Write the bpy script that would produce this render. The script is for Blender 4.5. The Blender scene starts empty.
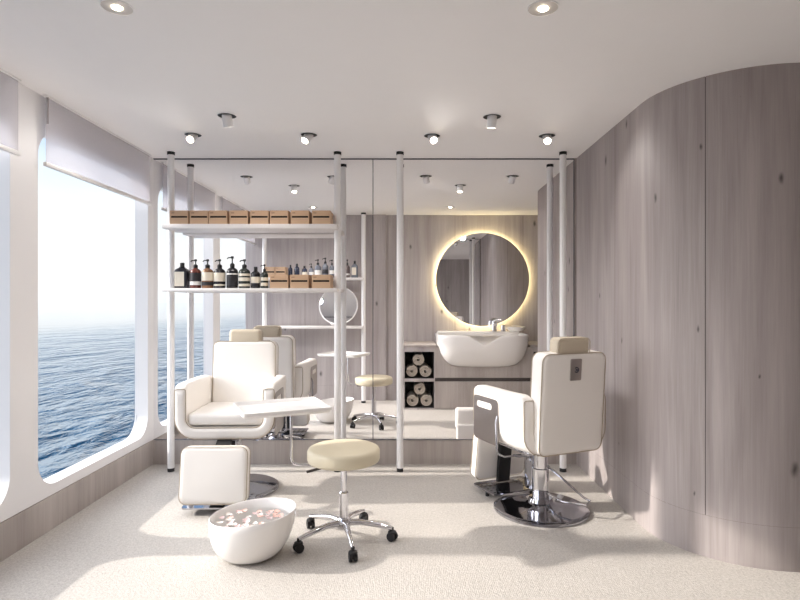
import bpy, bmesh, math, random
from mathutils import Vector, Matrix
random.seed(7)
S = bpy.context.scene
COL = S.collection
PI = math.pi

# ------------------------------------------------------------------ room measures (metres)
EYE = 1.40          # camera height
MY = 4.84           # mirror plane
XL, XR = -2.187, 1.470
ZC = 2.64           # main ceiling
SKIRT = 0.21
YN, YFAR = -0.45, 7.99             # wall behind the photographer, far wall beyond the glass
XRW = 3.4
F = 560.0
def at(px, py, Y):
    return ((px-406)/F*Y, Y, EYE-(py-302)/F*Y)
def twin(y): return 2*MY-y           # the bay beyond the glass repeats the near one back to front

# ------------------------------------------------------------------ materials
def lin(c):
    return tuple((v/12.92 if v <= .04045 else ((v+.055)/1.055)**2.4) for v in [x/255 for x in c])+(1,)
def newmat(name):
    m = bpy.data.materials.new(name); m.use_nodes = True
    nt = m.node_tree
    return m, nt, nt.nodes['Principled BSDF'], nt.nodes['Material Output']
def N(nt, t, **kw):
    n = nt.nodes.new(t)
    for k, v in kw.items():
        if k in n.inputs.keys(): n.inputs[k].default_value = v
        else: setattr(n, k, v)
    return n
def L(nt, a, ao, b, bi): nt.links.new(a.outputs[ao], b.inputs[bi])

def plain(name, rgb, rough=.5, metal=0, spec=.5, var=.03, scale=8, bump=0, bscale=200, coat=0, sheen=0):
    """A procedural paint / leather / metal: a base colour with faint noise variation and an optional fine bump."""
    m, nt, b, o = newmat(name)
    c = lin(rgb)
    tc = N(nt, 'ShaderNodeTexCoord')
    nz = N(nt, 'ShaderNodeTexNoise', Scale=scale, Detail=4.0)
    L(nt, tc, 'Object', nz, 'Vector')
    mx = N(nt, 'ShaderNodeMix', data_type='RGBA')
    mx.inputs[6].default_value = tuple(max(0, v*(1-var)) for v in c[:3])+(1,)
    mx.inputs[7].default_value = tuple(min(1, v*(1+var)) for v in c[:3])+(1,)
    nt.links.new(nz.outputs['Fac'], mx.inputs[0]); nt.links.new(mx.outputs[2], b.inputs['Base Color'])
    b.inputs['Roughness'].default_value = rough; b.inputs['Metallic'].default_value = metal
    b.inputs['Specular IOR Level'].default_value = spec
    b.inputs['Coat Weight'].default_value = coat; b.inputs['Sheen Weight'].default_value = sheen
    if bump:
        n2 = N(nt, 'ShaderNodeTexNoise', Scale=bscale, Detail=3.0); L(nt, tc, 'Object', n2, 'Vector')
        bp = N(nt, 'ShaderNodeBump', Strength=bump, Distance=.002); L(nt, n2, 'Fac', bp, 'Height'); L(nt, bp, 'Normal', b, 'Normal')
    return m
def emis(name, rgb, strength):
    m, nt, b, o = newmat(name)
    b.inputs['Base Color'].default_value = (.8, .8, .8, 1)
    b.inputs['Emission Color'].default_value = tuple(rgb)+(1,)
    b.inputs['Emission Strength'].default_value = strength
    return m
def wood(name, light, dark, rough=.45, along=2, knots=True, seed=0.0):
    m, nt, b, o = newmat(name)
    tc = N(nt, 'ShaderNodeTexCoord')
    def mapped(across, down):
        s = [across]*3; s[along] = down
        mp = N(nt, 'ShaderNodeMapping'); mp.inputs['Scale'].default_value = s; mp.inputs['Location'].default_value = (seed, seed*.7, seed*1.3)
        L(nt, tc, 'Object', mp, 'Vector'); return mp
    a = N(nt, 'ShaderNodeTexNoise', Scale=1.0, Detail=3.0, Roughness=.55, Distortion=.9); L(nt, mapped(3.2, .35), 'Vector', a, 'Vector')
    g = N(nt, 'ShaderNodeTexNoise', Scale=1.0, Detail=6.0, Roughness=.65, Distortion=.5); L(nt, mapped(22, .9), 'Vector', g, 'Vector')
    f = N(nt, 'ShaderNodeTexNoise', Scale=1.0, Detail=3.0, Roughness=.6); L(nt, mapped(150, 3.0), 'Vector', f, 'Vector')
    m1 = N(nt, 'ShaderNodeMath', operation='MULTIPLY_ADD'); L(nt, a, 'Fac', m1, 0); m1.inputs[1].default_value = 1.0
    m2 = N(nt, 'ShaderNodeMath', operation='MULTIPLY_ADD'); L(nt, g, 'Fac', m2, 0); m2.inputs[1].default_value = .55
    m3 = N(nt, 'ShaderNodeMath', operation='MULTIPLY'); L(nt, f, 'Fac', m3, 0); m3.inputs[1].default_value = .28
    L(nt, m3, 'Value', m2, 2); L(nt, m2, 'Value', m1, 2)
    rp = N(nt, 'ShaderNodeMapRange'); rp.inputs['From Min'].default_value = .60; rp.inputs['From Max'].default_value = 1.22
    L(nt, m1, 'Value', rp, 'Value')
    mx = N(nt, 'ShaderNodeMix', data_type='RGBA'); mx.inputs[6].default_value = lin(dark); mx.inputs[7].default_value = lin(light)
    nt.links.new(rp.outputs['Result'], mx.inputs[0])
    last = mx.outputs[2]
    if knots:
        sp = N(nt, 'ShaderNodeSeparateXYZ'); L(nt, tc, 'Object', sp, 0)
        su = N(nt, 'ShaderNodeMath', operation='SUBTRACT'); L(nt, sp, 'X', su, 0); L(nt, sp, 'Y', su, 1)
        cb_ = N(nt, 'ShaderNodeCombineXYZ'); L(nt, su, 0, cb_, 0); L(nt, sp, 'Z', cb_, 1)
        km = N(nt, 'ShaderNodeMapping'); km.inputs['Scale'].default_value = (2.3, 1.25, 1); km.inputs['Location'].default_value = (seed, seed, 0); L(nt, cb_, 0, km, 'Vector')
        w = N(nt, 'ShaderNodeTexNoise', Scale=9.0, Detail=3.0); L(nt, km, 'Vector', w, 'Vector')
        ad = N(nt, 'ShaderNodeVectorMath', operation='MULTIPLY_ADD'); L(nt, w, 'Color', ad, 0); ad.inputs[1].default_value = (.05,.05,0); L(nt, km, 'Vector', ad, 2)
        vo = N(nt, 'ShaderNodeTexVoronoi', Scale=1.0, voronoi_dimensions='2D'); L(nt, ad, 'Vector', vo, 'Vector')
        sc_ = N(nt, 'ShaderNodeSeparateColor'); L(nt, vo, 'Color', sc_, 0)
        sz = N(nt, 'ShaderNodeMapRange'); sz.inputs['From Min'].default_value = .35; sz.inputs['From Max'].default_value = 1.0; sz.inputs['To Min'].default_value = .004; sz.inputs['To Max'].default_value = .075; L(nt, sc_, 0, sz, 'Value')
        kr = N(nt, 'ShaderNodeMapRange', interpolation_type='SMOOTHSTEP'); kr.inputs['From Min'].default_value = .0
        kr.inputs['To Min'].default_value = .85; kr.inputs['To Max'].default_value = 0
        L(nt, sz, 0, kr, 'From Max'); L(nt, vo, 'Distance', kr, 'Value')
        k2 = N(nt, 'ShaderNodeMix', data_type='RGBA'); k2.inputs[7].default_value = lin([v*.42 for v in dark])
        nt.links.new(kr.outputs['Result'], k2.inputs[0]); nt.links.new(last, k2.inputs[6]); last = k2.outputs[2]
    nt.links.new(last, b.inputs['Base Color'])
    b.inputs['Roughness'].default_value = rough; b.inputs['Specular IOR Level'].default_value = .4
    bp = N(nt, 'ShaderNodeBump', Strength=.12, Distance=.002); L(nt, m1, 'Value', bp, 'Height'); L(nt, bp, 'Normal', b, 'Normal')
    return m

M = {}
M['wood'] = wood('grey_oak', (184,175,173), (137,128,126), .55)
M['wood_back'] = wood('grey_oak_rear', (194,187,186), (146,138,137), .5, seed=3.1)
M['wood_skirt'] = wood('grey_oak_skirting', (190,182,177), (146,137,132), .5, knots=False, seed=5.0)
M['groove'] = plain('panel_groove', (74,68,66), .8)
M['ceiling'] = plain('ceiling_paint', (247,245,244), .8, var=.01)
M['hull'] = plain('white_window_wall', (234,233,234), .45, var=.01)
M['pole'] = plain('white_lacquer', (240,239,239), .3, var=.01)
M['shelf'] = plain('white_shelf_board', (226,222,220), .4, var=.02)
M['black'] = plain('black_rubber', (24,24,27), .55)
M['dark'] = plain('dark_frame', (66,66,80), .4)
M['leather'] = plain('white_leather', (239,235,230), .42, bump=.15, bscale=160, var=.01)
M['piping'] = plain('beige_piping', (176,162,144), .55)
M['headrest'] = plain('beige_leather', (196,184,164), .45, bump=.2, bscale=160)
M['seatpad'] = plain('cream_leather', (208,198,174), .48, bump=.15, bscale=160)
M['chrome'] = plain('chrome', (222,222,226), .08, metal=1, var=.01)
M['darkchrome'] = plain('dark_chrome', (176,176,182), .07, metal=1, var=.01)
M['steel'] = plain('brushed_steel', (168,160,156), .3, metal=1, var=.05, scale=40)
M['ceramic'] = plain('white_ceramic', (238,235,232), .12, var=.01, coat=.3)
M['tray'] = plain('white_plastic', (234,232,230), .3, var=.01)
M['kraft'] = wood('kraft_wood', (214,184,154), (186,152,122), .6, along=0, knots=False)
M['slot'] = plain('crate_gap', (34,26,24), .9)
M['cubby'] = plain('black_cubby', (30,29,33), .7)
M['towel'] = plain('beige_towel', (206,194,180), .95, bump=.6, bscale=90, sheen=.3)
M['label_cream'] = plain('cream_label', (226,217,200), .6)
M['label_white'] = plain('white_label', (232,230,226), .6)
M['label_dark'] = plain('dark_label', (40,38,42), .6)
M['glass_black'] = plain('black_bottle', (34,33,38), .15)
M['glass_green'] = plain('green_black_bottle', (48,54,50), .15)
M['glass_amber'] = plain('amber_bottle', (104,54,44), .15)
M['glass_brown'] = plain('brown_bottle', (134,98,72), .18)
M['glass_grey'] = plain('grey_bottle', (112,116,126), .2)
M['glass_dull'] = plain('dull_brown_bottle', (104,92,92), .2)
M['glass_blue'] = plain('blue_black_bottle', (44,50,70), .2)
M['lens'] = emis('lamp_lens', (1, .86, .66), 22)
M['lampcup'] = plain('lamp_cup', (205,200,196), .5)
M['led'] = emis('halo_led', (1, .82, .42), 11)
M['petal_a'] = plain('pink_petal', (246,208,196), .6)
M['petal_b'] = plain('white_petal', (244,236,230), .6)
M['petal_c'] = plain('grey_pink_petal', (226,200,198), .6)
M['stamp'] = plain('ink', (90,66,50), .8)

def mirror_mat():
    m, nt, b, o = newmat('mirror_silver')
    g = N(nt, 'ShaderNodeBsdfGlossy', Roughness=0.0); g.inputs['Color'].default_value = (.86,.86,.87,1)
    nt.nodes.remove(b); L(nt, g, 0, o, 'Surface'); return m
M['mirror'] = mirror_mat()
def pane_mat(name, tint):
    m, nt, b, o = newmat(name)
    nt.nodes.remove(b)
    t = N(nt, 'ShaderNodeBsdfTransparent'); t.inputs['Color'].default_value = tint
    g = N(nt, 'ShaderNodeBsdfGlossy', Roughness=0.0)
    lw = N(nt, 'ShaderNodeLayerWeight', Blend=.5)
    pw = N(nt, 'ShaderNodeMath', operation='POWER'); L(nt, lw, 'Facing', pw, 0); pw.inputs[1].default_value = 5.0
    ml = N(nt, 'ShaderNodeMath', operation='MULTIPLY_ADD'); L(nt, pw, 0, ml, 0); ml.inputs[1].default_value = .10; ml.inputs[2].default_value = .004
    mx = N(nt, 'ShaderNodeMixShader'); L(nt, ml, 0, mx, 0); L(nt, t, 0, mx, 1); L(nt, g, 0, mx, 2); L(nt, mx, 0, o, 'Surface'); return m
M['pane'] = pane_mat('window_glass', (.985,.99,.995,1))
M['screen'] = pane_mat('screen_glass', (.965,.965,.97,1))
def blind_mat():
    m, nt, b, o = newmat('blind_fabric')
    nt.nodes.remove(b)
    d = N(nt, 'ShaderNodeBsdfDiffuse'); d.inputs['Color'].default_value = lin((240,237,236))
    t = N(nt, 'ShaderNodeBsdfTranslucent'); t.inputs['Color'].default_value = lin((226,222,224))
    x = N(nt, 'ShaderNodeBsdfTransparent'); x.inputs['Color'].default_value = (.92,.93,.98,1)
    tc = N(nt, 'ShaderNodeTexCoord'); wv = N(nt, 'ShaderNodeTexNoise', Scale=300.0); L(nt, tc, 'Object', wv, 'Vector')
    a = N(nt, 'ShaderNodeMixShader', Fac=.16); L(nt, d, 0, a, 1); L(nt, t, 0, a, 2)
    mr = N(nt, 'ShaderNodeMapRange'); mr.inputs['To Min'].default_value = .46; mr.inputs['To Max'].default_value = .60; L(nt, wv, 'Fac', mr, 'Value')
    c = N(nt, 'ShaderNodeMixShader'); L(nt, mr, 0, c, 0); L(nt, a, 0, c, 1); L(nt, x, 0, c, 2); L(nt, c, 0, o, 'Surface'); return m
M['blind'] = blind_mat()
def carpet_mat():
    m, nt, b, o = newmat('woven_carpet')
    tc = N(nt, 'ShaderNodeTexCoord')
    mp = N(nt, 'ShaderNodeMapping'); mp.inputs['Scale'].default_value = (1, 1, 1); L(nt, tc, 'Object', mp, 'Vector')
    vo = N(nt, 'ShaderNodeTexVoronoi', Scale=110.0, Randomness=.45); L(nt, mp, 'Vector', vo, 'Vector')
    nz = N(nt, 'ShaderNodeTexNoise', Scale=60.0, Detail=4.0, Roughness=.7); L(nt, mp, 'Vector', nz, 'Vector')
    ad = N(nt, 'ShaderNodeMath', operation='MULTIPLY_ADD'); L(nt, vo, 'Distance', ad, 0); ad.inputs[1].default_value = -.8; L(nt, nz, 'Fac', ad, 2)
    rp = N(nt, 'ShaderNodeMapRange'); rp.inputs['From Min'].default_value = -.15; rp.inputs['From Max'].default_value = .5; L(nt, ad, 0, rp, 'Value')
    mx = N(nt, 'ShaderNodeMix', data_type='RGBA'); mx.inputs[6].default_value = lin((171,166,160)); mx.inputs[7].default_value = lin((204,199,193))
    nt.links.new(rp.outputs[0], mx.inputs[0]); nt.links.new(mx.outputs[2], b.inputs['Base Color'])
    b.inputs['Roughness'].default_value = .95; b.inputs['Specular IOR Level'].default_value = .1
    bp = N(nt, 'ShaderNodeBump', Strength=.55, Distance=.004); L(nt, ad, 0, bp, 'Height'); L(nt, bp, 'Normal', b, 'Normal')
    return m
M['carpet'] = carpet_mat()
def sea_mat():
    m, nt, b, o = newmat('sea_water')
    tc = N(nt, 'ShaderNodeTexCoord')
    def wave(sc, stretch, det):
        mp = N(nt, 'ShaderNodeMapping'); mp.inputs['Scale'].default_value = (sc, sc*stretch, sc); mp.inputs['Rotation'].default_value = (0,0,.5)
        L(nt, tc, 'Object', mp, 'Vector'); z = N(nt, 'ShaderNodeTexNoise', Scale=1.0, Detail=det, Roughness=.6, Distortion=.4); L(nt, mp, 'Vector', z, 'Vector'); return z
    w1, w2 = wave(.16, .45, 3.0), wave(.62, .5, 5.0)
    ad = N(nt, 'ShaderNodeMath', operation='MULTIPLY_ADD'); L(nt, w2, 'Fac', ad, 0); ad.inputs[1].default_value = .38; L(nt, w1, 'Fac', ad, 2)
    bp = N(nt, 'ShaderNodeBump', Strength=1.0, Distance=2.2); L(nt, ad, 0, bp, 'Height')
    sx = N(nt, 'ShaderNodeSeparateXYZ'); L(nt, tc, 'Object', sx, 0)           # the sea lies calmer far from the hull
    fa = N(nt, 'ShaderNodeMapRange', interpolation_type='SMOOTHERSTEP'); fa.inputs['From Min'].default_value = -160; fa.inputs['From Max'].default_value = -8; fa.inputs['To Min'].default_value = .04; fa.inputs['To Max'].default_value = 1.0
    L(nt, sx, 'X', fa, 'Value'); pw = N(nt, 'ShaderNodeMath', operation='POWER'); L(nt, fa, 0, pw, 0); pw.inputs[1].default_value = 1.6; L(nt, pw, 0, bp, 'Strength')
    L(nt, bp, 'Normal', b, 'Normal')
    b.inputs['Base Color'].default_value = (.0, .052, .108, 1)
    b.inputs['Roughness'].default_value = .02; b.inputs['IOR'].default_value = 1.33
    return m
M['sea'] = sea_mat()
def bowlwater_mat():
    m, nt, b, o = newmat('clear_water')
    nt.nodes.remove(b)
    t = N(nt, 'ShaderNodeBsdfTransparent'); t.inputs['Color'].default_value = (.97,.98,.985,1)
    g = N(nt, 'ShaderNodeBsdfGlossy', Roughness=.02)
    tc = N(nt, 'ShaderNodeTexCoord'); z = N(nt, 'ShaderNodeTexNoise', Scale=22.0); L(nt, tc, 'Object', z, 'Vector')
    bp = N(nt, 'ShaderNodeBump', Strength=.35, Distance=.01); L(nt, z, 'Fac', bp, 'Height'); L(nt, bp, 'Normal', g, 'Normal')
    fr = N(nt, 'ShaderNodeFresnel', IOR=1.2); mx = N(nt, 'ShaderNodeMixShader')
    L(nt, fr, 0, mx, 0); L(nt, t, 0, mx, 1); L(nt, g, 0, mx, 2); L(nt, mx, 0, o, 'Surface'); return m
M['bowlwater'] = bowlwater_mat()

# ------------------------------------------------------------------ mesh building
def rrect(w, h, R, n=5):
    R = min(R, w/2-1e-4, h/2-1e-4); pts = []
    for cx, cy, a0 in ((w/2-R, h/2-R, 0), (-w/2+R, h/2-R, 90), (-w/2+R, -h/2+R, 180), (w/2-R, -h/2+R, 270)):
        for i in range(n+1):
            a = math.radians(a0+90*i/n); pts.append((cx+R*math.cos(a), cy+R*math.sin(a)))
    return pts
class MB:
    def __init__(s): s.bm = bmesh.new(); s.mi = 0
    def _n(s, faces):
        for f in faces: f.material_index = s.mi
    def face(s, pts):
        f = s.bm.faces.new([s.bm.verts.new(p) for p in pts]); s._n([f]); return s
    def loft(s, rings, caps=(True, True), closed=True):
        vs = [[s.bm.verts.new(p) for p in r] for r in rings]; n = len(vs[0]); fs = []
        for a, b in zip(vs, vs[1:]):
            for i in range(n if closed else n-1):
                j = (i+1) % n; fs.append(s.bm.faces.new((a[i], a[j], b[j], b[i])))
        if caps[0]: fs.append(s.bm.faces.new(vs[0][::-1]))
        if caps[1]: fs.append(s.bm.faces.new(vs[-1]))
        s._n(fs); return s
    def box(s, lo, hi, bev=0, seg=2, mat=None):
        t = bmesh.new(); bmesh.ops.create_cube(t, size=1)
        for v in t.verts: v.co = Vector([lo[i]+(v.co[i]+.5)*(hi[i]-lo[i]) for i in range(3)])
        if bev: bmesh.ops.bevel(t, geom=t.edges[:], offset=bev, segments=seg, profile=.5, affect='EDGES')
        return s.merge(t, mat)
    def merge(s, t, mat=None):
        t.verts.index_update()
        vs = [s.bm.verts.new((mat @ v.co) if mat else v.co) for v in t.verts]
        fs = [s.bm.faces.new([vs[v.index] for v in f.verts]) for f in t.faces]
        s._n(fs); t.free(); return s
    def cyl(s, a, b, r, n=20, r2=None):
        return s.tube([a, b], r, n, r2=r2)
    def tube(s, pts, r, n=10, closed=False, r2=None):
        P = [Vector(p) for p in pts]; rings = []; m = len(P); up = None
        for i, p in enumerate(P):
            if closed: d = (P[(i+1) % m]-P[i-1])
            else: d = P[min(i+1, m-1)]-P[max(i-1, 0)]
            d.normalize()
            if up is None:
                up = Vector((0,0,1)) if abs(d.z) < .9 else Vector((0,1,0))
            u = d.cross(up)
            if u.length < 1e-5: u = d.cross(Vector((1,0,0)))
            u.normalize(); v = u.cross(d); v.normalize(); up = v
            rr = r if r2 is None else r+(r2-r)*i/(m-1)
            rings.append([p+u*rr*math.cos(2*PI*k/n)+v*rr*math.sin(2*PI*k/n) for k in range(n)])
        if closed: rings.append(rings[0]); return s.loft(rings, (False, False))
        return s.loft(rings)
    def lathe(s, prof, c=(0,0,0), n=32, caps=(True, True), sx=1, sy=1):
        return s.loft([[(c[0]+sx*r*math.cos(2*PI*k/n), c[1]+sy*r*math.sin(2*PI*k/n), c[2]+z) for k in range(n)] for r, z in prof], caps)
    def slab(s, w, h, t, R, r, mat, n=5, seg=4):
        """Rounded-rectangle cushion: w x h in local XZ, thickness t along local Y, corner radius R, edge radius r; placed by mat."""
        rings = []
        for side in (-1, 1):
            for i in (range(seg+1) if side < 0 else range(seg, -1, -1)):
                a = PI/2*i/seg; ins = r*(1-math.sin(a)); y = side*(t/2-r+r*math.cos(a))
                rings.append([mat @ Vector((x, y, z)) for x, z in rrect(w-2*ins, h-2*ins, max(R-ins, .004), n)])
        return s.loft(rings)
    def build(s, name, mats, parent=None, smooth=40, loc=None):
        if not isinstance(mats, (list, tuple)): mats = [mats]
        bmesh.ops.recalc_face_normals(s.bm, faces=s.bm.faces)
        me = bpy.data.meshes.new(name); s.bm.to_mesh(me); s.bm.free()
        for m in mats: me.materials.append(m)
        if smooth:
            me.shade_smooth(); me.set_sharp_from_angle(angle=math.radians(smooth))
        o = bpy.data.objects.new(name, me); COL.objects.link(o)
        if parent: o.parent = parent
        if loc: o.location = loc
        return o
def T(x=0, y=0, z=0, rx=0, ry=0, rz=0):
    return Matrix.Translation((x, y, z)) @ Matrix.Rotation(rz, 4, 'Z') @ Matrix.Rotation(ry, 4, 'Y') @ Matrix.Rotation(rx, 4, 'X')
def arc(cx, cy, r, a0, a1, n=8):
    return [(cx+r*math.cos(math.radians(a0+(a1-a0)*i/n)), cy+r*math.sin(math.radians(a0+(a1-a0)*i/n))) for i in range(n+1)]
def plate(outer, holes, t, to3):
    """A flat plate of thickness t with holes (2-D outlines), mapped to 3-D by to3(u, v, w)."""
    cu = bpy.data.curves.new('outline', 'CURVE'); cu.dimensions = '2D'; cu.fill_mode = 'BOTH'; cu.extrude = t/2
    for pts in [outer]+list(holes):
        sp = cu.splines.new('POLY'); sp.points.add(len(pts)-1)
        for p, q in zip(sp.points, pts): p.co = (q[0], q[1], 0, 1)
        sp.use_cyclic_u = True
    o = bpy.data.objects.new('outline', cu); COL.objects.link(o)
    me = bpy.data.meshes.new_from_object(o.evaluated_get(bpy.context.evaluated_depsgraph_get()))
    bpy.data.objects.remove(o); bpy.data.curves.remove(cu)
    mb = MB(); t_ = bmesh.new(); t_.from_mesh(me); bpy.data.meshes.remove(me)
    bmesh.ops.remove_doubles(t_, verts=t_.verts, dist=1e-5)
    for v in t_.verts: v.co = Vector(to3(*v.co))
    mb.merge(t_); return mb

def tag(o, label=None, cat=None, group=None, kind=None):
    if label: o['label'] = label
    if cat: o['category'] = cat
    if group: o['group'] = group
    if kind: o['kind'] = kind
    return o
def thing(name, label, cat, loc=(0,0,0), rz=0, group=None):
    o = bpy.data.objects.new(name, None); o.empty_display_size = .1; COL.objects.link(o)
    o.location = loc; o.rotation_euler = (0, 0, rz)
    return tag(o, label, cat, group)
def dup(root, loc, label=None, rz=None, sc=None):
    r = root.copy(); COL.objects.link(r); r.location = loc
    if sc: r.scale = sc
    if rz is not None: r.rotation_euler = (0, 0, rz)
    if label: r['label'] = label
    for ch in list(root.children):
        c = ch.copy(); COL.objects.link(c); c.parent = r
        for g in list(ch.children):
            d = g.copy(); COL.objects.link(d); d.parent = c
    return r
def struct(o, label, cat): return tag(o, label, cat, kind='structure')

# ------------------------------------------------------------------ setting
struct(MB().box((XL-.15, YN-.1, -.06), (XRW+.1, YFAR+.1, 0)).build('floor', M['carpet'], smooth=0), 'pale beige woven carpet floor', 'floor')
struct(MB().box((XL-.2, YN-.1, ZC), (XRW+.1, YFAR+.1, ZC+.06)).build('ceiling', M['ceiling'], smooth=0), 'smooth white ceiling with recessed spotlights', 'ceiling')

# left wall with two round-cornered window openings
WZ0, WZ1 = .275, 2.440
WIN = [(3.328, 4.746), (1.675, 3.093), (.022, 1.440)]  # the third opening is unseen, added to let in fill light
WIN += [(twin(b), twin(a)) for a, b in WIN[:2]]
def hole(a, b): return [(u+(a+b)/2, v+(WZ0+WZ1)/2) for u, v in rrect(b-a, WZ1-WZ0, .17, 8)]
mb = plate([(YN, SKIRT), (YFAR+.05, SKIRT), (YFAR+.05, ZC), (YN, ZC)], [hole(*w) for w in WIN], .11, lambda u, v, w: (XL-.055+w, u, v))
struct(mb.build('wall_left', M['hull'], smooth=35), 'white window wall with tall round-cornered openings', 'wall')
mb = MB().box((XL-.11, YN, 0), (XL+.006, YFAR, SKIRT-.003))
struct(mb.build('baseboard_left', M['wood_skirt'], smooth=0), 'grey oak skirting below the windows', 'skirting')
WL = ['tall clear window next to the white pole, looking out to sea', 'tall clear window cut by the left edge of the photo', 'unseen window beside the camera, added to let in fill light', 'first clear window beyond the glass screen', 'second clear window beyond the glass screen']
for i, w in enumerate(WIN):
    mb = plate(hole(*w), [], .006, lambda u, v, q: (XL-.095+q, u, v))
    struct(mb.build('window_%d' % (i+1), M['pane'], smooth=0), WL[i], 'window')
# glass screen across the room on a low oak upstand
struct(MB().box((XL, MY-.012, 0), (XR+.02, MY+.012, SKIRT-.004)).build('baseboard_back', M['wood_skirt'], smooth=0), 'grey oak skirting below the mirror-like glass', 'skirting')
struct(MB().box((1.454, MY-.012, SKIRT), (XR+.02, MY+.012, ZC)).build('trim_1', M['wood_skirt'], smooth=0), 'narrow oak strip between glass screen and side wall', 'trim')
JX = (373-406)/115.7
def screen(x0, x1, label):
    t = thing('glass_screen', label, 'glass panel', ((x0+x1)/2, MY, SKIRT)); o = -Vector(t.location)
    MB().box((x0+.003, MY-.003, SKIRT+.003), (x1-.003, MY+.003, ZC-.009)).build('pane', M['screen'], t, smooth=0, loc=o)
    e = MB()
    if x0 > -2: e.box((x0, MY-.008, SKIRT), (x0+.003, MY+.008, ZC-.001))
    e.box((x1-.003, MY-.008, SKIRT), (x1, MY+.008, ZC-.001))
    e.box((x0+.003, MY-.008, ZC-.009), (x1-.003, MY+.008, ZC-.001)).box((x0+.003, MY-.008, SKIRT), (x1-.003, MY+.008, SKIRT+.003))
    e.build('edge_frame', M['dark'], t, smooth=0, loc=o)
screen(XL+.004, JX, 'wide mirror-like glass panel behind the shelves and left chair')
screen(JX, 1.452, 'wide mirror-like glass panel behind the right chair, next to the oak wall')

def panel_wall(name, path, z0, z1, seams, mat, label, skirt=None, gap=.0035):
    """Wall of wide flush panels along a plan path (list of x, y); seams are distances along the path."""
    P = [Vector((x, y)) for x, y in path]; S_ = [0]
    for a, b in zip(P, P[1:]): S_.append(S_[-1]+(b-a).length)
    def pos(s):
        for i in range(len(P)-1):
            if s <= S_[i+1]+1e-9: return P[i].lerp(P[i+1], (s-S_[i])/max(1e-9, S_[i+1]-S_[i]))
        return P[-1]
    def nrm(s):
        d = pos(min(s+.02, S_[-1]))-pos(max(s-.02, 0)); d.normalize(); return Vector((-d.y, d.x))   # to the left of the path = into the room
    mb = MB()
    def strip(a, b, za, zb, off):
        ss = [a]+[s for s in S_ if a+.004 < s < b-.004]+[b]
        mb.loft([[(q.x, q.y, z) for q, z in ((pos(s)+nrm(s)*off, za), (pos(s)+nrm(s)*off, zb))] for s in ss], (False, False), closed=False)
        return ss
    mb.mi = 1; strip(0, S_[-1], z0, z1, -.008)
    mb.mi = 0
    cuts = [0]+list(seams)+[S_[-1]]
    zb = z0
    if skirt: strip(0, S_[-1], z0, z0+skirt-.0008, 0); zb = z0+skirt
    for a, b in zip(cuts, cuts[1:]): strip(a+(gap/2 if a > 0 else 0), b-(gap/2 if b < S_[-1] else 0), zb, z1, 0)
    return struct(mb.build(name, [mat, M['groove']], smooth=50), label, 'wall')
path = [(XRW, 2.9), (2.7, 2.9), (2.35, 2.9)]+arc(XR+.6, 3.5, .6, 270, 180, 28)+[(XR, 3.7), (XR, 4.2), (XR, MY)]
path = [(x, y) for x, y in path]
tot = (XRW-XR-.6)+.6*PI/2+(MY-3.5)
panel_wall('wall_right', path, 0, ZC, sorted([tot-.90, tot-1.81, tot-2.72]), M['wood'], 'grey oak panelled wall with a rounded corner', .23)
XT = XR
path2 = [(XR, MY), (XT, 5.2), (XT, 5.7), (XT, 6.0)]+arc(XT+.6, 6.18, .6, 180, 90, 28)+[(XRW, 6.78)]
panel_wall('wall_right_far', path2, 0, ZC, [.92, 1.84], M['wood'], 'grey oak panelled wall with a rounded corner beyond the glass', .23)
panel_wall('wall_back', [(XRW, YFAR), (XL-.1, YFAR)], 0, ZC, sorted([XRW-at(p, 0, YFAR)[0] for p in (305, 388, 455, 523)]), M['wood_back'], 'grey oak panelled far wall behind the basin', .21)
panel_wall('wall_front', [(XL-.1, YN), (XRW, YN)], 0, ZC, [.9, 1.8, 2.7, 3.6, 4.5], M['wood_back'], 'grey oak wall behind the photographer', .21)
struct(MB().box((XRW, YN, 0), (XRW+.06, YFAR, ZC)).build('wall_right_end', M['wood_back'], smooth=0), 'oak end wall of the side alcoves', 'wall')
struct(MB().box((at(373.5, 0, 7.95)[0], YFAR-.05, 0), (at(386, 0, 7.95)[0], YFAR, ZC), .003).build('trim_2', M['wood_back'], smooth=0), 'upright oak post on the far wall', 'trim')

# sea
struct(MB().face([(-3000, -1500, -6.5), (-4, -1500, -6.5), (-4, 4000, -6.5), (-3000, 4000, -6.5)]).build('sea', M['sea'], smooth=0), 'blue rippled sea outside the windows', 'sea')

# ------------------------------------------------------------------ roller blinds
def blind(y0, y1, label, chain):
    t = thing('roller_blind', label, 'blind', (XL+.03, (y0+y1)/2, ZC), 0, 'roller blinds')
    h = (y1-y0)/2; drop = ZC-2.235
    MB().box((-.001, -h+.012, -drop), (.001, h-.012, -.012)).build('fabric', M['blind'], t, smooth=0)
    MB().box((-.012, -h, -drop-.022), (.012, h, -drop+.004), .004).build('bottom_bar', M['pole'], t)
    MB().box((-.012, -h, -.012), (.012, h, -.001), .003).build('head_rail', M['pole'], t)
    if chain:
        MB().tube([(.008, -h+.02, -.012), (.008, -h+.02, -.17)], .0035, 8).build('pull_cord', M['steel'], t)
blind(3.343, 4.722, 'white translucent roller blind over the window next to the mirror', True)
blind(1.68, 3.126, 'white translucent roller blind over the window cut by the left edge of the photo', False)
blind(twin(4.722), twin(3.343), 'white roller blind just beyond the glass screen', False)
blind(twin(3.126), twin(1.68), 'white roller blind beyond the glass, over the farthest window', False)

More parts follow.
